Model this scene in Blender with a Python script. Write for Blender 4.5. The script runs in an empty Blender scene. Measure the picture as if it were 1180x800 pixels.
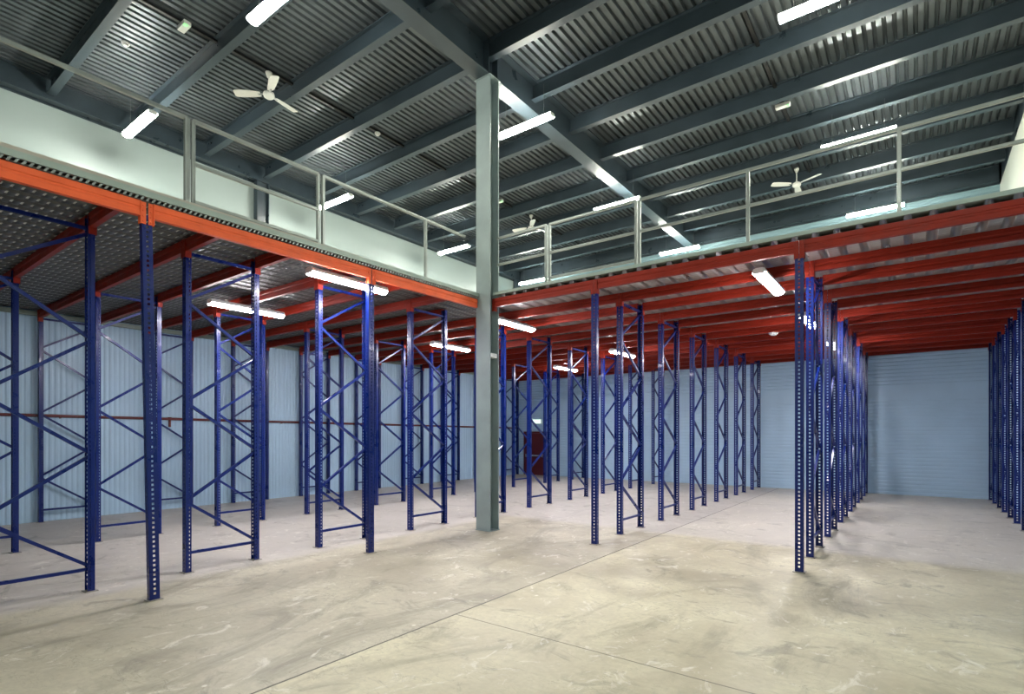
import bpy, math, random
from mathutils import Vector, Matrix
random.seed(7)
S = 1.2                                   # working units -> metres
scn = bpy.context.scene
COL = scn.collection

# ------------------------------------------------------------------ materials
def new_mat(name):
    m = bpy.data.materials.new(name); m.use_nodes = True
    nt = m.node_tree; b = nt.nodes['Principled BSDF']
    return m, nt, b
def N(nt, kind, **kw):
    n = nt.nodes.new(kind)
    for k, v in kw.items(): setattr(n, k, v)
    return n
def L(nt, a, b): nt.links.new(a, b)
def ramp(nt, fac, stops):
    r = N(nt, 'ShaderNodeValToRGB'); e = r.color_ramp.elements
    while len(e) < len(stops): e.new(0.5)
    for i, (p, c) in enumerate(stops):
        e[i].position = p; e[i].color = (c, c, c, 1) if not isinstance(c, tuple) else (*c, 1)
    L(nt, fac, r.inputs['Fac']); return r
def noise(nt, vec, scale, detail=4, rough=.55, mapping=None):
    n = N(nt, 'ShaderNodeTexNoise'); n.inputs['Scale'].default_value = scale
    n.inputs['Detail'].default_value = detail; n.inputs['Roughness'].default_value = rough
    if mapping:
        mp = N(nt, 'ShaderNodeMapping'); mp.inputs['Scale'].default_value = mapping
        L(nt, vec, mp.inputs['Vector']); vec = mp.outputs['Vector']
    L(nt, vec, n.inputs['Vector']); return n
def mixc(nt, fac, a, b, blend='MIX'):
    m = N(nt, 'ShaderNodeMix', data_type='RGBA', blend_type=blend)
    if isinstance(fac, (int, float)): m.inputs[0].default_value = fac
    else: L(nt, fac, m.inputs[0])
    for s, v in ((6, a), (7, b)):
        if isinstance(v, tuple): m.inputs[s].default_value = (*v, 1)
        else: L(nt, v, m.inputs[s])
    return m.outputs[2]
def paint(name, col, rough=.4, var=.12, scale=3.0, metallic=0.0, coat=0.0, bump=0.0, rvar=.1, spec=.5):
    m, nt, b = new_mat(name)
    tc = N(nt, 'ShaderNodeTexCoord'); n = noise(nt, tc.outputs['Object'], scale, 5)
    dark = tuple(c*(1-var) for c in col); lite = tuple(min(1, c*(1+var)) for c in col)
    r = ramp(nt, n.outputs['Fac'], [(.3, dark), (.7, lite)])
    L(nt, r.outputs['Color'], b.inputs['Base Color'])
    rr = ramp(nt, n.outputs['Fac'], [(.3, rough-rvar), (.7, rough+rvar)])
    L(nt, rr.outputs['Color'], b.inputs['Roughness'])
    b.inputs['Metallic'].default_value = metallic
    b.inputs['Coat Weight'].default_value = coat; b.inputs['Specular IOR Level'].default_value = spec
    if bump:
        n2 = noise(nt, tc.outputs['Object'], 40, 3); bp = N(nt, 'ShaderNodeBump')
        bp.inputs['Strength'].default_value = bump; bp.inputs['Distance'].default_value = .01
        L(nt, n2.outputs['Fac'], bp.inputs['Height']); L(nt, bp.outputs['Normal'], b.inputs['Normal'])
    return m
def emit(name, col, strength):
    m, nt, b = new_mat(name)
    n = noise(nt, N(nt, 'ShaderNodeTexCoord').outputs['Object'], 2.0, 1)
    r = ramp(nt, n.outputs['Fac'], [(0, tuple(c*.97 for c in col)), (1, col)])
    L(nt, r.outputs['Color'], b.inputs['Emission Color'])
    b.inputs['Base Color'].default_value = (.8, .8, .8, 1)
    b.inputs['Emission Strength'].default_value = strength
    return m

def floor_mat():
    m, nt, b = new_mat('polished_concrete')
    P = N(nt, 'ShaderNodeTexCoord').outputs['Object']
    big = noise(nt, P, .22, 6, .6); med = noise(nt, P, 1.1, 8, .65); fine = noise(nt, P, 16, 6, .7)
    swirl = noise(nt, P, .9, 7, .7, (1, .45, 1)); swirl.inputs['Distortion'].default_value = 1.6
    c = ramp(nt, big.outputs['Fac'], [(.38, (.35, .315, .228)), (.62, (.57, .53, .415))]).outputs['Color']
    c = mixc(nt, ramp(nt, med.outputs['Fac'], [(.42, 0.0), (.68, .65)]).outputs['Color'], c, (.68, .65, .51))
    c = mixc(nt, ramp(nt, swirl.outputs['Fac'], [(.51, 0.0), (.67, .68)]).outputs['Color'], c, (.235, .215, .165))
    c = mixc(nt, ramp(nt, fine.outputs['Fac'], [(.38, .0), (.75, .4)]).outputs['Color'], c, (.30, .28, .23))
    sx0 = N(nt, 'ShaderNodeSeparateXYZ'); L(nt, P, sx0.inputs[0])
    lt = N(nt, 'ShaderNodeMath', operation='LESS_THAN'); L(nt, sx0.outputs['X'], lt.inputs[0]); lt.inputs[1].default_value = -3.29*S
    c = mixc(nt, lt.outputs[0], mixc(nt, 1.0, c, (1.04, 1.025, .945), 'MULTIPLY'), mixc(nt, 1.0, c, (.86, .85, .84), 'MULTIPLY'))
    # the slab under the mezzanine is a separate, greyer pour
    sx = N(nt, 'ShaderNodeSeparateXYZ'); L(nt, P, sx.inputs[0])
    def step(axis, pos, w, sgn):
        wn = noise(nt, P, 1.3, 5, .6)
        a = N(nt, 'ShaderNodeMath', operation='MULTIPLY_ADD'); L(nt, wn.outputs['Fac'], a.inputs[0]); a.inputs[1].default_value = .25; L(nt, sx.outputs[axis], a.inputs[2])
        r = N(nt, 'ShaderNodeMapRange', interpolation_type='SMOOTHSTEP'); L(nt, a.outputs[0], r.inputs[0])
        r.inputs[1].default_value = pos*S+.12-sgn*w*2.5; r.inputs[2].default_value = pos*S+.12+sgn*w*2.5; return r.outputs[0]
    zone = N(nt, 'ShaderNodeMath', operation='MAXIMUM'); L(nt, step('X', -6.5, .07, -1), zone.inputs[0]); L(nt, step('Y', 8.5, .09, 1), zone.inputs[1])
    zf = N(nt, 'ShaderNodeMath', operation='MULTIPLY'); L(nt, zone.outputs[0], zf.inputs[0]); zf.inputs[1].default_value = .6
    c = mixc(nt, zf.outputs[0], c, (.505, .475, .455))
    # smudges, trowel streaks
    st = noise(nt, P, 1.5, 7, .72, (.8, 1.2, 1)); st.inputs['Distortion'].default_value = 1.6
    c = mixc(nt, ramp(nt, st.outputs['Fac'], [(.56, 0.0), (.66, .55)]).outputs['Color'], c, (.185, .17, .14))
    st2 = noise(nt, P, 2.4, 7, .72, (1.2, .8, 1)); st2.inputs['Distortion'].default_value = 1.8
    c = mixc(nt, ramp(nt, st2.outputs['Fac'], [(.58, 0.0), (.66, .6)]).outputs['Color'], c, (.72, .69, .61))
    ridge = noise(nt, P, 2.0, 5, .6, (.7, 1.6, 1)); ridge.inputs['Distortion'].default_value = 2.2
    rg = N(nt, 'ShaderNodeMath', operation='SUBTRACT'); L(nt, ridge.outputs['Fac'], rg.inputs[0]); rg.inputs[1].default_value = .5
    ra = N(nt, 'ShaderNodeMath', operation='ABSOLUTE'); L(nt, rg.outputs[0], ra.inputs[0])
    rk = N(nt, 'ShaderNodeMath', operation='MULTIPLY'); L(nt, ramp(nt, ra.outputs[0], [(.0, 1.0), (.012, .0)]).outputs['Color'], rk.inputs[0])
    L(nt, ramp(nt, med.outputs['Fac'], [(.45, 0.0), (.6, .55)]).outputs['Color'], rk.inputs[1])
    c = mixc(nt, rk.outputs[0], c, (.17, .155, .125))
    # pale flecks
    v = N(nt, 'ShaderNodeTexVoronoi'); v.inputs['Scale'].default_value = 2.3; L(nt, P, v.inputs['Vector'])
    c = mixc(nt, ramp(nt, v.outputs['Distance'], [(.035, .7), (.06, 0.0)]).outputs['Color'], c, (.74, .71, .63))
    # saw-cut joints
    wob = noise(nt, P, 6, 3)
    def joint(axis, pos, w):
        a = N(nt, 'ShaderNodeMath', operation='MULTIPLY_ADD'); L(nt, wob.outputs['Fac'], a.inputs[0])
        a.inputs[1].default_value = .012; L(nt, sx.outputs[axis], a.inputs[2])
        s = N(nt, 'ShaderNodeMath', operation='SUBTRACT'); L(nt, a.outputs[0], s.inputs[0]); s.inputs[1].default_value = pos*S+.006
        ab = N(nt, 'ShaderNodeMath', operation='ABSOLUTE'); L(nt, s.outputs[0], ab.inputs[0])
        lt = N(nt, 'ShaderNodeMath', operation='LESS_THAN'); L(nt, ab.outputs[0], lt.inputs[0]); lt.inputs[1].default_value = w
        return lt.outputs[0]
    for axis, pos, w, f in (('X', -3.29, .011, .9), ('Y', 3.576, .008, .7)):
        mk = N(nt, 'ShaderNodeMath', operation='MULTIPLY'); L(nt, joint(axis, pos, w), mk.inputs[0]); mk.inputs[1].default_value = f
        if axis == 'Y':                                   # this cut stops at the long joint
            gt = N(nt, 'ShaderNodeMath', operation='GREATER_THAN'); L(nt, sx.outputs['X'], gt.inputs[0]); gt.inputs[1].default_value = -3.29*S
            m2 = N(nt, 'ShaderNodeMath', operation='MULTIPLY'); L(nt, mk.outputs[0], m2.inputs[0]); L(nt, gt.outputs[0], m2.inputs[1]); mk = m2
        c = mixc(nt, mk.outputs[0], c, (.07, .062, .05))
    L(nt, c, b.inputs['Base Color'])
    rr = ramp(nt, med.outputs['Fac'], [(.3, .38), (.7, .58)]); L(nt, rr.outputs['Color'], b.inputs['Roughness'])
    bp = N(nt, 'ShaderNodeBump'); bp.inputs['Strength'].default_value = .12; bp.inputs['Distance'].default_value = .01
    L(nt, fine.outputs['Fac'], bp.inputs['Height']); L(nt, bp.outputs['Normal'], b.inputs['Normal'])
    b.inputs['Specular IOR Level'].default_value = .4
    return m

M = {
 'floor': floor_mat(),
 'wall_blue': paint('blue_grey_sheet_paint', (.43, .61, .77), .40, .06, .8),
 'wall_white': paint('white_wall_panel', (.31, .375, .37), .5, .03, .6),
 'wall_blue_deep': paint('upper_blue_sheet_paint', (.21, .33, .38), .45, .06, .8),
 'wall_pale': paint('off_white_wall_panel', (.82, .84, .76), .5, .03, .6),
 'wall_rear': paint('plain_painted_wall', (.62, .66, .66), .6, .05, .6),
 'steel': paint('dark_grey_steel_paint', (.034, .050, .064), .36, .14, 2.2),
 'steel_lit': paint('steel_paint_lit_copy', (.25, .31, .315), .40, .10, 2.2),  # same paint as the roof steel, lightened to paint in the column's light
 'roof': paint('galvanised_roof_sheet', (.098, .116, .128), .40, .16, 1.6, .45),
 'deck': paint('galvanised_deck_sheet', (.12, .122, .118), .38, .16, 2.0, .5),
 'slot': paint('deck_emboss_painted_glints', (.80, .80, .75), .6, .05, 3.0),  # pale tone paints glints onto the deck embossments
 'deck_plain': paint('plain_galvanised_deck_sheet', (.40, .385, .37), .36, .18, 2.0, .6),
 'board': paint('deck_board', (.40, .37, .315), .7, .1, 2.0),
 'trim': paint('pale_green_edge_steel', (.30, .365, .325), .45, .08, 2.0, .1),
 'rail': paint('galvanised_rail_steel', (.27, .30, .285), .38, .10, 5.0, .5),
 'blue': paint('blue_powder_coat', (.0010, .0120, .125), .30, .12, 4.0, 0, .06, rvar=.06, spec=.36),
 'orange_lit': paint('orange_powder_coat_lit', (.78, .125, .040), .48, .10, 4.0, 0, 0, spec=.25),  # same orange coat, with the light on the left edge put into its colour
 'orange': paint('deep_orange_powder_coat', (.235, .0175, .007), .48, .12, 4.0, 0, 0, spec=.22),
 'plate': paint('dull_zinc_plate', (.33, .31, .27), .5, .15, 9.0, .5),
 'white': paint('white_plastic', (.78, .79, .78), .4, .03, 4.0),
 'black': paint('black_steel', (.012, .013, .014), .5, .1, 4.0),
 'wire': paint('thin_grey_wire', (.16, .17, .17), .5, .1, 4.0, .5),
 'redpipe': paint('dark_red_pipe_paint', (.11, .012, .013), .35, .12, 4.0),
 'reddoor': paint('dark_red_door_paint', (.085, .005, .008), .35, .1, 2.0),
 'metal': paint('brushed_steel', (.55, .55, .54), .3, .1, 9.0, .9),
 'fan': paint('ivory_fan_paint', (.74, .74, .70), .4, .04, 4.0),
 'lamp_up': emit('cool_white_tube_light', (1.0, 1.0, .88), 72.0),
 'lamp_low': emit('white_tube_light', (1.0, .95, .99), 46.0),
 'led': emit('green_indicator_led', (.012, 1.0, .07), .55),
 'sign': emit('lit_exit_sign_face', (.70, 1.0, .80), .33),
 'signgreen': emit('green_sign_print', (.03, .42, .14), 1.2),
}

# ------------------------------------------------------------------ mesh builder
class MB:
    def __init__(s): s.v = []; s.f = []; s.sm = []
    def add(s, vs, fs, smooth=False):
        o = len(s.v); s.v += [tuple(v) for v in vs]
        s.f += [tuple(i+o for i in f) for f in fs]; s.sm += [smooth]*len(fs)
    def box(s, x0, x1, y0, y1, z0, z1):
        s.add([(x0,y0,z0),(x1,y0,z0),(x1,y1,z0),(x0,y1,z0),(x0,y0,z1),(x1,y0,z1),(x1,y1,z1),(x0,y1,z1)],
              [(0,3,2,1),(4,5,6,7),(0,1,5,4),(1,2,6,5),(2,3,7,6),(3,0,4,7)])
        return s
    def cbox(s, cx, cy, cz, w, d, h): return s.box(cx-w/2, cx+w/2, cy-d/2, cy+d/2, cz-h/2, cz+h/2)
    def prism(s, prof, p, q, side, up, smooth=False, caps=True):
        """profile (a,b) pairs swept p->q; a along side, b along up"""
        p, q, side, up = map(Vector, (p, q, side, up)); n = len(prof)
        vs = [p+side*a+up*b for a, b in prof]+[q+side*a+up*b for a, b in prof]
        fs = [(i, (i+1) % n, n+(i+1) % n, n+i) for i in range(n)]
        s.add(vs, fs, smooth)
        if caps:
            s.add(vs[:n], [tuple(range(n))[::-1]]); s.add(vs[n:], [tuple(range(n))])
        return s
    def bar(s, p, q, w, h, up=(0,0,1)):
        p, q = Vector(p), Vector(q); d = (q-p).normalized(); side = d.cross(Vector(up)).normalized(); u = side.cross(d)
        return s.prism([(-w/2,-h/2),(w/2,-h/2),(w/2,h/2),(-w/2,h/2)], p, q, side, u)
    def tube(s, p, q, r, n=10):
        p, q = Vector(p), Vector(q); d = (q-p).normalized()
        a = Vector((0,0,1)) if abs(d.z) < .9 else Vector((1,0,0)); side = d.cross(a).normalized(); u = side.cross(d)
        return s.prism([(r*math.cos(2*math.pi*i/n), r*math.sin(2*math.pi*i/n)) for i in range(n)], p, q, side, u, True)
    def lathe(s, prof, c, n=18):
        c = Vector(c); vs = []
        for r, z in prof: vs += [c+Vector((r*math.cos(2*math.pi*i/n), r*math.sin(2*math.pi*i/n), z)) for i in range(n)]
        s.add(vs, [(k*n+i, k*n+(i+1) % n, (k+1)*n+(i+1) % n, (k+1)*n+i) for k in range(len(prof)-1) for i in range(n)], True)
        return s
    def mesh(s, name, mat):
        me = bpy.data.meshes.new(name); me.from_pydata([(x*S, y*S, z*S) for x, y, z in s.v], [], s.f)
        me.polygons.foreach_set('use_smooth', s.sm); me.materials.append(M[mat]); me.update(); return me
    def build(s, name, mat, parent=None, loc=(0,0,0)):
        return link(name, s.mesh(name, mat), parent, loc)
def link(name, me, parent=None, loc=(0,0,0), rz=0.0):
    o = bpy.data.objects.new(name, me); COL.objects.link(o); o.location = Vector(loc)*S; o.rotation_euler.z = rz
    if parent: o.parent = parent
    return o
def tag(o, label, cat, group=None):
    o['label'] = label; o['category'] = cat; o['kind'] = 'thing'
    if group: o['group'] = group
    return o
def thing(name, label, cat, loc, group=None, rz=0.0): return tag(link(name, None, None, loc, rz), label, cat, group)
def struct(o): o['kind'] = 'structure'; return o
def bevel(o, w=.004, seg=2):
    m = o.modifiers.new('bevel', 'BEVEL'); m.width = w*S; m.segments = seg; m.limit_method = 'ANGLE'; return o
def copy_tree(o, parent=None):
    c = o.copy(); COL.objects.link(c)
    for k in ('label', 'category', 'group', 'kind'):
        if parent and k in c: del c[k]
    if parent: c.parent = parent
    for ch in o.children: copy_tree(ch, c)
    return c
ORD = ['first', 'second', 'third', 'fourth', 'fifth', 'sixth', 'seventh', 'eighth', 'ninth', 'tenth', 'eleventh', 'twelfth', 'thirteenth']

# ------------------------------------------------------------------ layout (camera stands at x=0, y=0)
XL, XR, YB, YF = -12.86, 1.60, 17.66, -3.5       # room faces
ROW = {'Y': -12.726, 'Z': -9.76, 'A': -6.772, 'B': -3.804, 'C': -1.12, 'D': 1.42}
Y0, PITCH, DEP = 1.07, 1.728, .808
def FY(k): return Y0+PITCH*k
def RY(k): return FY(k)+DEP
EX, EY = -5.913, 7.056                            # open edges of the mezzanine
ZB0, ZB1 = 3.70, 3.84                             # rack beams
ZD0, ZD1, ZTOP = 3.8415, 3.889, 3.93                # ribbed deck, deck top
HJ, HD, HG = 7.79, 8.10, 7.50                     # joist underside, roof sheet, girder underside
ZW = 7.66                                         # top of the wall panels

# ------------------------------------------------------------------ room shell
struct(MB().box(XL-.1, XR+.1, YF-.1, YB+.1, -.2, 0).build('floor', 'floor'))

def ribs(L0, L1, pitch, flat, slope, depth):
    """trapezoid profile points along a length: (position, depth)"""
    pts = []; x = L0
    while x < L1:
        for dx, d in ((0, 0), (flat, 0), (flat+slope, depth), (pitch-slope, depth)):
            if x+dx < L1: pts.append((x+dx, d))
        x += pitch
    pts.append((L1, 0)); return pts
def sheet(mb, pts, place0, place1):
    n = len(pts); mb.add([place0(a, d) for a, d in pts]+[place1(a, d) for a, d in pts], [(i, i+1, n+i+1, n+i) for i in range(n-1)])
# lower walls: ribbed painted sheet
w = MB(); sheet(w, ribs(YF, YB, .085, .028, .022, .009), lambda a, d: (XL+.02-d, a, 0), lambda a, d: (XL+.02-d, a, 3.95))
w.box(XL-.15, XL-.01, YF, YB, 0, 3.95); struct(w.build('wall_left', 'wall_blue'))
w = MB(); pts = ribs(0, 2.5, .10, .055, .012, .006)+ribs(2.86, 3.95, .10, .05, .012, .016)
sheet(w, pts, lambda a, d: (XL, YB-.02+d, a), lambda a, d: (XR, YB-.02+d, a))
w.box(XL, XR, YB+.01, YB+.15, 0, 3.95); struct(w.build('wall_back', 'wall_blue'))
w = MB(); sheet(w, ribs(YF, YB, .085, .028, .022, .009), lambda a, d: (XR-.02+d, a, 0), lambda a, d: (XR-.02+d, a, 3.95))
w.box(XR+.01, XR+.15, YF, YB, 0, 3.95); struct(w.build('wall_right', 'wall_blue'))
struct(MB().box(XL, XR, YF-.15, YF, 0, HD+.1).build('wall_front', 'wall_rear'))
# upper walls: smooth white panels, blue sheet at the back
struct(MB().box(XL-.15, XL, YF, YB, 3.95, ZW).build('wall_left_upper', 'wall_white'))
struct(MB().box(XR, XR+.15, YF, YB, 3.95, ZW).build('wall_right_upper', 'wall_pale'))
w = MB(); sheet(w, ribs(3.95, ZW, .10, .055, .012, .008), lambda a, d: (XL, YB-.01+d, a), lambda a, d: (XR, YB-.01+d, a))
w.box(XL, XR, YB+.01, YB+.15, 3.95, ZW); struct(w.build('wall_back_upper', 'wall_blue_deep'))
# roof sheet: ribs along y
w = MB(); sheet(w, ribs(XL, XR, .134, .072, .014, .05), lambda a, d: (a, YF, HD+.006+d), lambda a, d: (a, YB, HD+.006+d))
w.box(XL-.15, XR+.15, YF-.15, YB+.15, HD+.08, HD+.2); struct(w.build('ceiling', 'roof'))
# pale capping at the top of the lower left wall, wall beams round the roof
struct(bevel(MB().box(XL+.03, XL+.09, YF, YB-.02, 3.74, 3.82).build('trim_1', 'trim'), .008))
def ibeam(mb, p, q, bf, depth, tf, tw, zc_bottom):
    p, q = Vector(p), Vector(q); d = (q-p).normalized(); side = d.cross(Vector((0,0,1))).normalized(); z = zc_bottom
    b, t = bf/2, tw/2
    prof = [(-b,0),(b,0),(b,tf),(t,tf),(t,depth-tf),(b,depth-tf),(b,depth),(-b,depth),(-b,depth-tf),(-t,depth-tf),(-t,tf),(-b,tf)]
    p = Vector((p.x, p.y, z)); q = Vector((q.x, q.y, z))
    return mb.prism(prof, p, q, side, (0,0,1))
def solid_edge(name, *b): return struct(MB().box(*b).build(name, 'steel'))
solid_edge('trim_2', XL-.15, XL-.02, YF, YB, ZW, HD+.1); solid_edge('trim_3', XR+.02, XR+.15, YF, YB, ZW, HD+.1)
solid_edge('trim_4', XL, XR, YB+.02, YB+.15, ZW, HD+.1)

# ------------------------------------------------------------------ roof steel
def stone(name, label, cat, mb, mat='steel', group=None): return tag(mb.build(name, mat), label, cat, group)
GX = -5.752
g = MB(); ibeam(g, (GX, YF, 0), (GX, YB-.19, 0), .27, HD-HG, .022, .014, HG)
gird = stone('roof_girder', 'deep dark grey steel girder running over the column top to the back wall', 'girder', g)
for yy in (6.925, 7.158):
    MB().box(GX-.12, GX+.12, yy-.008, yy+.008, HG+.022, HD-.022).build('stiffener', 'steel', gird)
wb = MB(); ibeam(wb, (XL+.10, YF, 0), (XL+.10, YB-.03, 0), .16, HD-7.70, .016, .01, 7.70)
stone('wall_girder', 'dark grey steel beam along the top of the left upper wall', 'girder', wb)
wb = MB(); ibeam(wb, (XL+.2, YB-.10, 0), (XR-.03, YB-.10, 0), .16, HD-7.70, .016, .01, 7.70)
stone('wall_girder', 'dark grey steel beam along the top of the back wall', 'girder', wb)
JY = [3.0-.065+1.355*k for k in range(-2, 11)]
left_proto = right_proto = None
for i, y in enumerate(JY):
    for side in ('left', 'right'):
        x0, x1 = (XL+.185, GX-.139) if side == 'left' else (GX+.139, XR-.02)
        dj = HD-HJ; xc = -9.27 if side == 'left' else -2.13
        j = MB().box(x0, x1, -.065, .065, 0, .012).box(x0, x1, -.065, .065, dj-.012, dj)
        ca, cb = (x1, GX-.012) if side == 'left' else (GX+.012, x0)
        j.box(ca, cb, -.065, .065, 0, .012).box(ca, cb, -.004, .004, .012, dj-.03)   # coped end up to the girder web
        j.box(x0, xc-.034, -.004, .004, .012, dj-.012).box(xc+.034, x1, -.004, .004, .012, dj-.012).box(xc-.034, xc+.034, -.004, .004, .012, dj-.052)
        if side == 'left' and not left_proto or side == 'right' and not right_proto:
            o = j.build('roof_joist', 'steel')
            if side == 'left': left_proto = o
            else: right_proto = o
        else:
            o = (left_proto if side == 'left' else right_proto).copy(); COL.objects.link(o)
        o.location = Vector((0, y, HJ))*S
        tag(o, f'dark grey roof joist on the {side} of the main girder, {ORD[len(JY)-1-i]} from the back wall', 'joist', 'roof joists')
for x, nm in ((-9.27, 'left'), (-2.13, 'right')):
    tag(MB().box(x-.028, x+.028, 1.2, YB-.2, HD-.050, HD-.0135).build('cable_conduit', 'black'),
        f'thin black conduit under the roof sheet on the {nm} side of the main girder', 'conduit', 'roof conduits')

# steel column carrying the girder
c = MB(); cx0, cx1, cy0, cy1 = -5.911, -5.612, 6.925, 7.165
c.box(cx0, cx1, cy0, cy0+.022, .012, HG-.014); c.box(cx0, cx1, cy1-.022, cy1, .012, HG-.014)
c.box(GX-.02, GX-.004, cy0+.022, cy1-.022, .012, HG-.014)
colm = tag(c.build('steel_column', 'steel_lit'), 'tall grey green steel column standing at the inner corner of the mezzanine', 'column')
bevel(colm, .003)
MB().box(cx0-.01, cx1+.01, cy0-.01, cy1+.01, 0, .012).build('base_plate', 'steel_lit', colm)
MB().box(cx0-.02, cx1+.02, cy0-.02, cy1+.02, HG-.014, HG-.002).build('cap_plate', 'steel_lit', colm)
jb = thing('junction_box', 'small white box fixed in the side of the steel column', 'box', (-5.68, 7.045, 2.86))
bevel(MB().cbox(0, 0, .04, .11, .17, .075).build('housing', 'white', jb), .008)
MB().tube((0,-.05,.04),(0,-.05,-.02), .012).build('cable_gland', 'plate', jb)
wc = MB(); ibeam(wc, (0,0,0), (1,0,0), .1, .1, .01, .01, 0)
def wall_column(x, y, label):
    k = MB(); k.box(x-.03, x+.13, y-.15, y-.135, 3.95, 7.7); k.box(x-.03, x+.13, y+.135, y+.15, 3.95, 7.7); k.box(x+.04, x+.06, y-.135, y+.135, 3.95, 7.7)
    tag(k.build('wall_column', 'steel'), label, 'column', 'wall columns')
wall_column(XL+.04, 6.96, 'dark grey steel wall column dividing the white upper left wall')
wall_column(XL+.10, YB-.24, 'dark grey steel wall column in the far upper left corner')

# ------------------------------------------------------------------ racking
HUP = 3.80
def upright_mesh(h, name='upright'):
    W, D, t = .086, .060, .0032
    mb = MB(); pitch = .0455; zs = [0.0]; holes = []
    z = .05
    while z+.022 < h-.03: zs += [z, z+.022]; holes.append(len(zs)-2); z += pitch
    zs.append(h); hs = set(holes)
    def wall(cols, hole_col, fn):
        n = len(cols)
        vs = [fn(a, zz) for zz in zs for a in cols]; fs = []
        for r in range(len(zs)-1):
            for cc in range(n-1):
                if r in hs and cc == hole_col: continue
                fs.append((r*n+cc, r*n+cc+1, (r+1)*n+cc+1, (r+1)*n+cc))
        mb.add(vs, fs)
    # web faces -y; flanges run back, lips turn in
    wall([-W/2, -.0105, .0105, W/2], 1, lambda a, zz: (a, -D/2, zz))
    wall([-D/2, .004, .015, D/2], 1, lambda a, zz: (W/2, a, zz))
    wall([-D/2, .004, .015, D/2], 1, lambda a, zz: (-W/2, a, zz))
    for sgn in (1, -1): mb.add([(sgn*W/2, D/2, 0), (sgn*(W/2-.006), D/2, 0), (sgn*(W/2-.006), D/2, h), (sgn*W/2, D/2, h)], [(0,1,2,3)])
    me = mb.mesh(name, 'blue'); o = bpy.data.objects.new('tmp', me); COL.objects.link(o)
    s = o.modifiers.new('s', 'SOLIDIFY'); s.thickness = t*S; s.offset = 0
    dg = bpy.context.evaluated_depsgraph_get(); out = bpy.data.meshes.new_from_object(o.evaluated_get(dg)); out.name = name
    bpy.data.objects.remove(o); bpy.data.meshes.remove(me); return out
UP = upright_mesh(HUP)
PLATE = MB().box(-.065, .065, -.055, .055, 0, .008).mesh('base_plate', 'plate')
def brace_mesh(name, p, q):
    m = MB(); p, q = Vector(p), Vector(q); d = (q-p).normalized(); side = Vector((1, 0, 0)); up = side.cross(d)
    a, b, t = .016, .016, .004
    m.prism([(-a,-b),(-a+t,-b),(-a+t,b-t),(a-t,b-t),(a-t,-b),(a,-b),(a,b),(-a,b)], p, q, side, up)
    for e in (p, q): m.tube((-.0462, e.y, e.z), (.0462, e.y, e.z), .007, 8)
    return m.mesh(name, 'blue')
y0b, y1b = .012, DEP-.012
BR = [('horizontal_brace', (0, y0b, .225), (0, y1b, .225)), ('horizontal_brace', (0, y0b, 3.69), (0, y1b, 3.69))]
zz = [(.26, .80), (.845, 1.37), (1.415, 1.95), (1.995, 2.54), (2.585, 3.12), (3.165, 3.64)]
for i, (a, b) in enumerate(zz):
    ya, yb = (y1b, y0b) if i % 2 == 0 else (y0b, y1b)
    BR.append(('diagonal_brace', (0, ya, a), (0, yb, b)))
BRM = [(n, brace_mesh(n, p, q)) for n, p, q in BR]
proto = link('pallet_rack', None)
for y, rz in ((0, 0), (DEP, math.pi)):
    u = link('upright', UP, proto, (0, y, .006), rz); link('base_plate', PLATE, u, (0, 0, -.006))
for n, me in BRM: link(n, me, proto)
ROWNAME = {'Y': 'against the left wall', 'Z': 'second from the left wall', 'A': 'third from the left wall',
           'B': 'fourth from the left wall', 'C': 'fifth from the left wall', 'D': 'against the right wall'}
SHORT = {'Y': 'left wall row', 'Z': 'second row', 'A': 'third row', 'B': 'fourth row', 'C': 'fifth row', 'D': 'right wall row', 'E': 'open left edge'}
first = True
for r in 'YZABCD':
    ks = range(0, 10) if r in 'YZA' else range(4, 10)
    if r == 'D': ks = range(5, 10)
    for n, k in enumerate(ks):
        o = proto if first else copy_tree(proto); first = False
        o.location = Vector((ROW[r], FY(k), 0))*S
        last = len(ks)-1
        where = 'nearest the camera' if n == 0 else ('farthest from the camera' if n == last else f'{ORD[n]} from the camera')
        tag(o, f'blue braced rack frame, {where}, in the row {ROWNAME[r]}', 'rack', 'rack frames in the row '+ROWNAME[r])

# single posts on the open edges
def edge_post(x, y, rz, label, lean=0.0, h=3.68):
    o = thing('edge_post', label, 'post', (x, y, 0), 'single posts under the mezzanine edge', rz)
    u = link('upright', upright_mesh(h), o, (0, 0, .006)); link('base_plate', PLATE, u, (0, 0, -.005))
    if lean: o.matrix_world = Matrix.Translation(Vector((x, y, 0))*S) @ Matrix.Rotation(lean, 4, 'X') @ Matrix.Rotation(rz, 4, 'Z')
    return o
edge_post(EX, 2.145, math.pi/2, 'single blue perforated post nearest the camera, leaning slightly under the bright orange edge beam', .0185)
edge_post(EX, 4.733, math.pi/2, 'single blue perforated post close beside the third row frame, left of the steel column')
edge_post(-3.758, EY, 0, 'single blue perforated post, first to the right of the steel column')
edge_post(-1.099, EY, 0, 'single blue perforated post at the front of the fifth row, right of centre')

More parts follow.
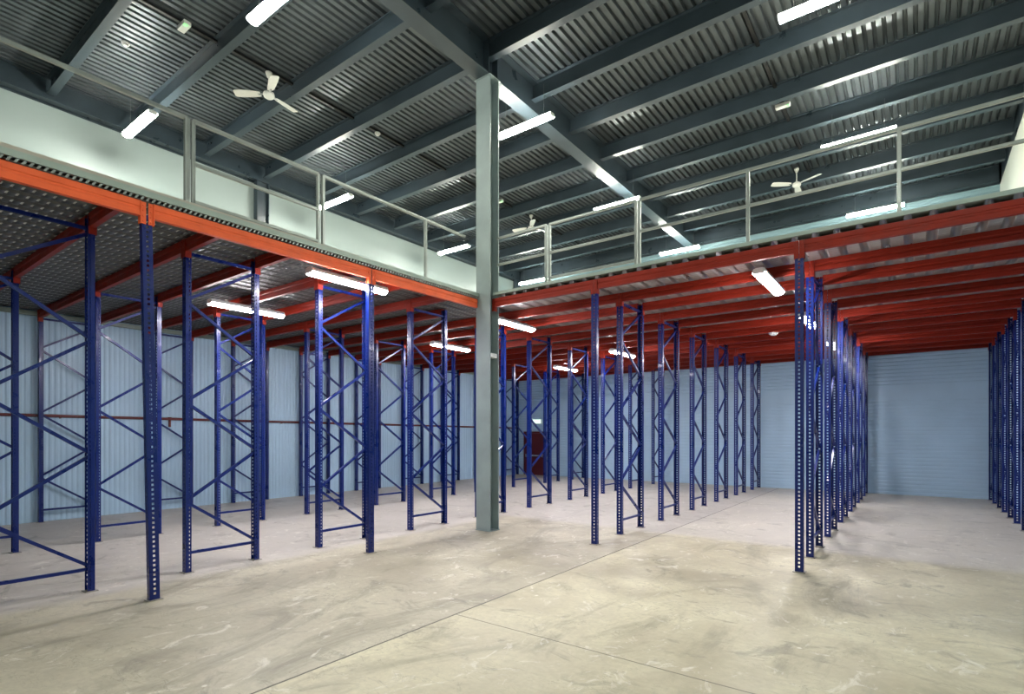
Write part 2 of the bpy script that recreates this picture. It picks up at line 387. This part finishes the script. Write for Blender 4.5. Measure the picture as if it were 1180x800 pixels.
# beams --------------------------------------------------------------
def beam_profile():   # (across, up): box with a stepped groove along each face
    h = ZB1-ZB0; a = .026
    return [(-a,0),(a,0),(a,.052),(a-.007,.060),(a-.007,.080),(a,.088),(a,h),(-a,h),(-a,.088),(-a+.007,.080),(-a+.007,.060),(-a,.052)]
def connector(length_axis, sgn, rear=False):
    m = MB(); t = .008
    if length_axis == 'x': m.box(-.004, .004, -.032, .032, -.07, .136) ; m.box(min(0, -sgn*.048), max(0, -sgn*.048), -.039, -.0325, -.07, .136); 
    else: m.box(-.032, .032, -.004, .004, -.07, .136); m.box(.016, .022, min(0, -sgn*.045), max(0, -sgn*.045), -.07, .136)
    for zz_ in (-.045, .005, .055, .105):
        if length_axis == 'x': m.tube((-sgn*.025, -.039, zz_), (-sgn*.025, -.045, zz_), .009, 8)
        else: m.tube((.022, -sgn*.022, zz_), (.029, -sgn*.022, zz_), .009, 8)
    if rear: m.v = [(x, -y, z) for x, y, z in m.v]; m.f = [f[::-1] for f in m.f]
    return m.mesh('crossbar_connector', 'orange')
CON = {(a, s, r): connector(a, s, r) for a in 'xy' for s in (1, -1) for r in (False, True)}
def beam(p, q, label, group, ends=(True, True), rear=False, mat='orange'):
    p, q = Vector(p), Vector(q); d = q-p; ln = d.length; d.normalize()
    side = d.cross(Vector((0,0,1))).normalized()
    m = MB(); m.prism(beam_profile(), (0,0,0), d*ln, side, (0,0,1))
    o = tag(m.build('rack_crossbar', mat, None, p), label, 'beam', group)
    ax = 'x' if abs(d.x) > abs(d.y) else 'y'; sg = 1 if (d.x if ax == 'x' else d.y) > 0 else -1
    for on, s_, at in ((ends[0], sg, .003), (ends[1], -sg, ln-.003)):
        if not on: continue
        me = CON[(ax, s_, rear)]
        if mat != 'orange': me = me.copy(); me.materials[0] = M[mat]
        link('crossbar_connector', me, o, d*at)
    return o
hw = .0475
def cross_beam(r0, r1, y, which):
    beam((ROW[r0]+hw, y, ZB0), (ROW[r1]-hw, y, ZB0), f'orange beam, {SHORT[r0]} to {SHORT[r1]}, {which}', f'orange beams from the {SHORT[r0]} to the {SHORT[r1]}', rear='rear' in which)
for k in range(0, 10):
    for y, fr in ((FY(k)-.006, 'front'), (RY(k)+.006, 'rear')):
        spans = [('Y', 'Z'), ('Z', 'A')]
        if k >= 4: spans += [('A', 'B'), ('B', 'C'), ('C', 'D')]
        for r0, r1 in spans:
            n = ORD[k] if r0 in 'YZ' else ORD[k-4]
            cross_beam(r0, r1, y, f'{fr} posts of {n} frames')
        if k < 4 and not (k == 3 and fr == 'rear'):
            beam((ROW['A']+hw, y, ZB0), (EX-.042, y, ZB0), f'short orange beam from third row to open left edge, {fr} post of {ORD[k]} frame', 'short orange beams under the open left edge', (True, False), fr == 'rear')
def edz(y): return -.045*(6.9-y)/5.9                 # the left edge dips slightly towards the camera
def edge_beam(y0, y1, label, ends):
    beam((EX+.018, y0, ZB0+edz(y0)), (EX+.018, y1, ZB0+edz(y1)), label, 'bright orange beams along the open left edge', ends, mat='orange_lit')
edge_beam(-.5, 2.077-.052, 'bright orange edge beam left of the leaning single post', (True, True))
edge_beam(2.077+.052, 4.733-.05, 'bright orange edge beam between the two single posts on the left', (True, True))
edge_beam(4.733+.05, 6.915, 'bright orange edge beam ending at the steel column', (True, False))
def front_beam(x0, x1, label): beam((x0, EY, ZB0), (x1, EY, ZB0), label, 'orange beams along the right front edge')
front_beam(-5.60, -3.758-hw, 'orange front edge beam between the steel column and first single post to its right')
front_beam(-3.758+hw, -1.099-hw, 'orange front edge beam between the two single posts right of the column')
front_beam(-1.099+hw, 1.50, 'orange front edge beam from the rightmost single post to the right wall')

# ------------------------------------------------------------------ mezzanine deck
deck = thing('mezzanine_deck', 'grey ribbed steel mezzanine deck carried on orange beams and blue posts', 'mezzanine', (0, 0, ZD0))
import numpy as np
def deck_sheet(x0, x1, y0, y1, glints=True):
    """pans along y, cross embossments every 76 mm on each pan: one height grid"""
    P, E = .213, .0762
    xs = []; hx = []; amp = []
    n = int((x1-x0)/P)
    for i in range(n):
        b = x0+i*P
        for dx, h_, a in ((0, 0, 0), (.022, 0, 1), (.116, 0, 1), (.138, 0, 0), (.146, .046, 0), (.205, .046, 0)):
            xs.append(b+dx); hx.append(h_); amp.append(a)
    xs.append(x1); hx.append(0); amp.append(0)
    ys = []; hy = []
    for j in range(int((y1-y0)/E)):
        b = y0+j*E
        for dy, h_ in ((0, 0), (.020, 0), (.028, .013), (.048, .013), (.056, 0)) if glints else ((0, 0), (.022, 0), (.030, .004), (.046, .004), (.054, 0)): ys.append(b+dy); hy.append(h_)
    ys.append(y1); hy.append(0)
    xs, hx, amp, ys, hy = map(np.array, (xs, hx, amp, ys, hy))
    nx, ny = len(xs), len(ys)
    X = np.repeat(xs[None, :], ny, 0); Y = np.repeat(ys[:, None], nx, 1); Z = hx[None, :]+amp[None, :]*hy[:, None]
    V = (np.stack([X, Y, Z], -1).reshape(-1, 3)*S).astype(np.float32)
    i = np.arange(ny-1)[:, None]*nx+np.arange(nx-1)[None, :]
    F = np.stack([i, i+1, i+nx+1, i+nx], -1).reshape(-1, 4).astype(np.int32)
    me = bpy.data.meshes.new('decking'); me.vertices.add(len(V)); me.vertices.foreach_set('co', V.ravel())
    me.loops.add(F.size); me.loops.foreach_set('vertex_index', F.ravel())
    me.polygons.add(len(F)); me.polygons.foreach_set('loop_start', np.arange(0, F.size, 4, dtype=np.int32))
    me.materials.append(M['deck' if glints else 'deck_plain']); me.materials.append(M['slot'])
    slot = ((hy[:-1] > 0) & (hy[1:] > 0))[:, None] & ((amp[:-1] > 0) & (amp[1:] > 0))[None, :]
    if glints: me.polygons.foreach_set('material_index', slot.ravel().astype(np.int32))  # emboss plateaus take the painted glint tone
    me.update(calc_edges=True); return me
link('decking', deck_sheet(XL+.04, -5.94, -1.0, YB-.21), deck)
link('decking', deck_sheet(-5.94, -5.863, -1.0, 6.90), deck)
link('decking', deck_sheet(-5.94, -5.585, 7.19, YB-.21, False), deck)
link('decking', deck_sheet(-5.585, XR-.03, EY-.03, YB-.21, False), deck)
b = MB(); zt = ZTOP-ZD0; zr = ZD1-ZD0
b.box(XL+.04, EX+.06, YF+.02, 6.90, zr, zt).box(XL+.04, -5.94, 6.90, 7.19, zr, zt).box(XL+.04, XR-.03, 7.19, YB-.03, zr, zt).box(-5.585, XR-.03, EY-.03, 7.19, zr, zt); b.build('deck_board', 'board', deck)
e1 = MB()
def tilted_strip(mb, x0, x1, z0, z1, ya, yb):
    da, db = edz(ya), edz(yb)
    mb.add([(x0,ya,z0+da),(x1,ya,z0+da),(x1,yb,z0+db),(x0,yb,z0+db),(x0,ya,z1+da),(x1,ya,z1+da),(x1,yb,z1+db),(x0,yb,z1+db)],
           [(0,3,2,1),(4,5,6,7),(0,1,5,4),(1,2,6,5),(2,3,7,6),(3,0,4,7)])
fl_ = MB(); yy = -1.0
while yy < 6.85:
    z0, z1 = ZB1-ZD0+edz(yy)+.004, .040+edz(yy)-.002
    fl_.prism([(0,0),(.020,.004),(.020,.008),(0,.008)], (EX+.054, yy, z0), (EX+.054, yy+.022, z1), (0,1,0), (1,0,0)); yy += .047
fl_.build('decking_flutes', 'rail', deck)
tilted_strip(e1, EX+.052, EX+.072, .040, .096, -1.0, 6.92); e1.build('edge_trim', 'trim', deck)
MB().box(-5.60, XR-.03, EY-.06, EY-.04, .045, .090).build('edge_trim', 'trim', deck)

# ------------------------------------------------------------------ guard railings
def rail_bar(mb, p, q, w): return mb.bar(p, q, w, w)
def railing(label, posts, p0, p1, fn, mid, bottom, pw=.045, double=()):
    a = fn(p0, 0)
    o = thing('guard_railing', label, 'railing', a, 'guard railings on the mezzanine edge')
    A = Vector(a)
    for p in posts:
        m = MB(); pb = Vector(fn(p, 0)); pb.z = 3.932; m.bar(pb-A, Vector(fn(p, .88))-A, pw, pw, (0,1,0)); bevel(m.build('post', 'rail', o), .006)
    for nm, hgt in (('top_rail', .88), ('mid_rail', .44), ('bottom_rail', .05)):
        if nm == 'mid_rail' and not mid or nm == 'bottom_rail' and not bottom: continue
        m = MB(); m.bar(Vector(fn(p0, hgt))-A, Vector(fn(p1, hgt))-A, .036, .036); bevel(m.build(nm, 'rail', o), .006)
lx = EX-.03
fl = lambda y, h_: (lx, y, 3.955+edz(y)*.9+h_)
fr_ = lambda x, h_: (x, EY+.04, 3.965+h_)
railing('open railing section with one top rail at far left of the left mezzanine edge', [-.9, .2, 2.455], -.9, 2.455, fl, False, False, .05)
railing('middle railing section with three rails on the left mezzanine edge', [2.515, 3.96], 2.515, 3.96, fl, True, True, .036)
railing('railing section with one top rail on the left edge, ending short of the column', [4.03, 5.794], 4.03, 6.68, fl, False, False, .04)
railing('railing section with two rails joined to the steel column', [-4.625], -5.60, -4.625, fr_, True, False)
railing('short railing section with low bottom rail, second right of the steel column', [-4.56, -3.14], -4.56, -3.14, fr_, True, True, .036)
railing('long two rail railing on the right mezzanine edge, reaching the right wall', [-3.09, -1.673, -.159, 1.35], -3.09, 1.55, fr_, True, False, .04)

# ------------------------------------------------------------------ lamps
def tube_lamp(c, axis, mat, label, group, drop):
    o = thing('tube_light', label, 'light', c, group, 0 if axis == 'x' else math.pi/2)
    l = .60; k = 1.35
    lh = l-.004; h = MB(); h.prism([(a_*k, b_) for a_, b_ in ([(-.060,.0),(.060,.0),(.060,.03),(.030,.062),(-.030,.062),(-.060,.03)] if not drop else [(-.050,.026),(.050,.026),(.030,.062),(-.030,.062)])], (-lh,0,0), (lh,0,0), (0,1,0), (0,0,1)); bevel(h.build('housing', 'white', o), .004)
    a0, da, ry = (168, 204, .036) if drop else (200, 140, .045)      # roof lamps glow to the sides, the low ones mostly downwards
    d = MB(); d.prism([(.060*k*math.cos(a), .016+ry*k*math.sin(a)) for a in [math.radians(a0)+i*math.radians(da)/14 for i in range(15)]],
                      (-l+.008,0,0), (l-.008,0,0), (0,1,0), (0,0,1), True); d.build('diffuser', mat, o)
    for s in (-1, 1):
        e = MB(); e.box(min(s*l, s*(l-.008)), max(s*l, s*(l-.008)), -.050*k, .050*k, -.012*k, .055); bevel(e.build('end_cap', 'white', o), .006)
        if drop: MB().tube((s*(l-.18),0,.06), (s*(l-.18),0,drop), .0035, 6).build('hanging_wire', 'wire', o)
        else: MB().box(s*(l-.25)-.02, s*(l-.25)+.02, -.03, .03, .060, .085).build('mounting_clip', 'plate', o)
ULIGHT = [(-6.62, 3.80, 'above the left void, cut by the top of the photo'), (-11.25, 3.85, 'far left above the left wing'),
 (-11.23, 7.95, 'above the left wing, behind the three rail railing'), (-11.25, 12.15, 'above the left wing, left of the steel column'),
 (-5.72, 8.05, 'just right of the steel column, under the girder'), (-5.85, 12.12, 'under the main girder, second beyond the steel column'),
 (-5.80, 16.30, 'under the far end of the main girder'), (-11.25, 16.40, 'in the far left corner above the deck'),
 (-.90, 8.02, 'at the top right, cut by the top of the photo'), (-.91, 12.15, 'above the right wing, in front of the fan'), (-.86, 16.30, 'at the far right above the deck, near the back wall')]
for x, y, wh in ULIGHT:
    tube_lamp((x, y, 7.17), 'x', 'lamp_up', 'white tube light hung '+wh, 'hanging tube lights under the roof', HJ-7.17)
for x, y in ((-.9, -.6),):  # unseen lamp, added to light the foreground floor
    tube_lamp((x, y, 7.17), 'x', 'lamp_up', 'white tube light added out of view, overhead or behind the camera', 'added tube lights out of view', HJ-7.17)
LLIGHT = [(-6.05, 4.50, 'beside the bright orange left edge beam'), (-8.68, 4.50, 'over the second row, nearest the left'), (-8.66, 9.25, 'left of the column, between second and third rows'),
 (-5.96, 8.05, 'immediately right of the steel column'), (-8.70, 14.45, 'far back between second and third rows'), (-5.93, 12.6, 'deep between third and fourth rows'),
 (-1.585, 7.87, 'near the front right, seen end on'), (-1.565, 10.95, 'behind the front of the fifth row'), (-1.555, 14.2, 'deep behind the fifth row posts')]
for x, y, wh in LLIGHT:
    tube_lamp((x, y, ZB0-.087), 'y', 'lamp_low', 'white tube light fixed under orange beams '+wh, 'tube lights under the mezzanine', 0)

# ------------------------------------------------------------------ fans, emergency lights, detectors
def fan(x, y, zh, a0, label):
    o = thing('ceiling_fan', label, 'fan', (x, y, zh), 'ceiling fans')
    MB().tube((0,0,.06), (0,0,HD-zh-.06), .012).build('down_rod', 'fan', o)
    MB().lathe([(0,HD-zh-.04-.10),(.03,HD-zh-.14),(.055,HD-zh-.08),(.06,HD-zh-.052),(0,HD-zh-.052)], (0,0,0)).build('canopy', 'fan', o)
    MB().lathe([(0,-.06),(.05,-.058),(.085,-.035),(.098,0),(.09,.035),(.05,.06),(.02,.075),(0,.075)], (0,0,0)).build('motor_housing', 'fan', o)
    for i in range(3):
        a = a0+i*2*math.pi/3; ca, sa = math.cos(a), math.sin(a)
        m = MB(); vs = []
        st = [(.14,.045,0),(.20,.060,.004),(.35,.072,.006),(.50,.076,.006),(.575,.070,.004),(.60,.050,.002)]
        for top in (0, 1):
            for r, wd, _ in st:
                for s in (-1, 1):
                    vs.append((ca*r-sa*wd*s, sa*r+ca*wd*s, .012+.018*s*(wd/.076)+(.008 if top else 0)))
        n = len(st); fs = []
        for k in range(n-1):
            fs += [(2*k,2*k+1,2*k+3,2*k+2), (2*n+2*k,2*n+2*k+2,2*n+2*k+3,2*n+2*k+1), (2*k,2*k+2,2*n+2*k+2,2*n+2*k), (2*k+1,2*n+2*k+1,2*n+2*k+3,2*k+3)]
        fs += [(0,2*n,2*n+1,1), (2*n-2,2*n-1,4*n-1,4*n-2)]
        m.add(vs, fs); bl = m.build('blade', 'fan', o)
        MB().bar((ca*.07, sa*.07, .012), (ca*.19, sa*.19, .014), .035, .010).build('blade_bracket', 'metal', bl)
fan(-9.278, 5.19, 7.645, math.radians(-20), 'ivory three blade ceiling fan above the left wing, hung from the conduit')
fan(-2.358, 14.73, 7.655, math.radians(-25), 'ivory three blade ceiling fan above the right wing, between railing posts')
fan(-9.128, 13.19, 7.665, math.radians(70), 'ivory three blade ceiling fan seen just right of the steel column')
def emergency(x, y, label):
    o = thing('emergency_light', label, 'emergency light', (x, y, HD-.12), 'emergency lights under the roof')
    bevel(MB().cbox(0,0,0,.26,.11,.07).build('housing', 'white', o), .01)
    MB().cbox(0,0,.052,.05,.05,.034).build('mount_bracket', 'black', o)
    MB().lathe([(0,-.05),(.022,-.047),(.030,-.036),(0,-.036)], (.10,-.02,0)).build('indicator_led', 'led', o)
emergency(-9.20, 3.76, 'white emergency light with green indicator, top left under the roof')
emergency(-2.10, 11.62, 'white emergency light with green indicator, upper right under the roof')
emergency(-9.20, 11.75, 'white emergency light with green indicator, just right of the steel column')
def detector(x, y, z, label, r=.06):
    o = thing('smoke_detector', label, 'smoke detector', (x, y, z), 'smoke detectors')
    MB().lathe([(0,0),(r,0),(r*1.02,-.012),(r*.95,-.03),(0,-.03)], (0,0,0)).build('base', 'white', o)
    MB().lathe([(0,-.03),(r*.7,-.03),(r*.6,-.055),(0,-.06)], (0,0,0)).build('sensor_head', 'white', o)
detector(-10.55, 3.41, HD+.006, 'small white smoke detector on the roof sheet at upper left')
detector(-9.27, 7.62, HD-.051, 'small white smoke detector under the left conduit above the railing')
detector(-2.39, 12.25, ZB0-.005, 'white round smoke detector fixed under the orange beams of the right wing', .09)

# ------------------------------------------------------------------ wall pipe, door, exit sign
px = XL+.052
pipe = MB(); pipe.tube((px, YF+.05, 1.98), (px, YB-.15, 1.84), .027, 12)
po = tag(pipe.build('wall_pipe', 'redpipe'), 'dark red pipe running along the blue grey left wall', 'pipe')
MB().tube((px, 4.95, 1.93), (px, 4.95, 1.75), .024, 10).tube((px, 4.95, 1.93), (px, 4.95, 1.96), .034, 10).build('branch_outlet', 'redpipe', po)
for i in range(8):
    y = .9+2.2*i; z = 1.98-.14*(y-YF)/(YB-YF)
    MB().box(XL+.02, px, y-.012, y+.012, z-.045, z-.03).box(px-.03, px+.03, y-.012, y+.012, z-.042, z-.032).build('pipe_bracket', 'redpipe', po)
dr = link('door_1', None, None, (-12.0, YB-.045, 0)); dr['kind'] = 'structure'
d = MB(); d.box(-.53, -.47, -.03, .02, 0, 1.70); d.box(.47, .53, -.03, .02, 0, 1.70); d.box(-.47, .47, -.03, .02, 1.64, 1.70); d.build('door_frame', 'reddoor', dr)
bevel(MB().box(-.468, .468, -.022, .018, .005, 1.637).build('door_leaf', 'reddoor', dr), .004)
hb = MB(); hb.bar((-.38, -.075, .76), (.38, -.075, .76), .03, .05); hb.box(-.41, -.35, -.09, -.022, .71, .81); hb.box(.35, .41, -.09, -.022, .71, .81); hb.build('push_bar', 'metal', dr)
sg = thing('exit_sign', 'small lit green and white exit sign above the dark red door', 'sign', (-11.90, YB-.06, 2.0))
bevel(MB().box(-.21, .21, -.035, .03, 0, .18).build('sign_case', 'white', sg), .006)
MB().box(-.195, .195, -.040, -.034, .012, .168).build('sign_face', 'sign', sg)

# ------------------------------------------------------------------ camera, world, view
cd = bpy.data.cameras.new('camera'); cam = bpy.data.objects.new('camera', cd); COL.objects.link(cam)
cam.location = (0, 0, 1.6*S); cam.rotation_euler = (math.pi/2, 0, .6406)
cd.sensor_fit = 'HORIZONTAL'; cd.sensor_width = 36; cd.lens = 627.18/1180*36; cd.shift_y = (500.38-400)/1180
cd.clip_start = .05; cd.clip_end = 200; scn.camera = cam
wd = bpy.data.worlds.new('world'); scn.world = wd; wd.use_nodes = True
wd.node_tree.nodes['Background'].inputs[0].default_value = (.5, .55, .6, 1); wd.node_tree.nodes['Background'].inputs[1].default_value = .0
vs = scn.view_settings; vs.view_transform = 'Standard'; vs.look = 'None'; vs.gamma = 1; vs.use_curve_mapping = False; vs.exposure = 1.85
cy = scn.cycles; cy.max_bounces = 8; cy.diffuse_bounces = 5; cy.glossy_bounces = 4; cy.use_denoising = True
cy.sample_clamp_indirect = 6.0; cy.caustics_reflective = False; cy.caustics_refractive = False

for o in scn.objects:
    if 'label' in o and not 4 <= len(o['label'].split()) <= 16: print('LABEL', len(o['label'].split()), o.name, o['label'])
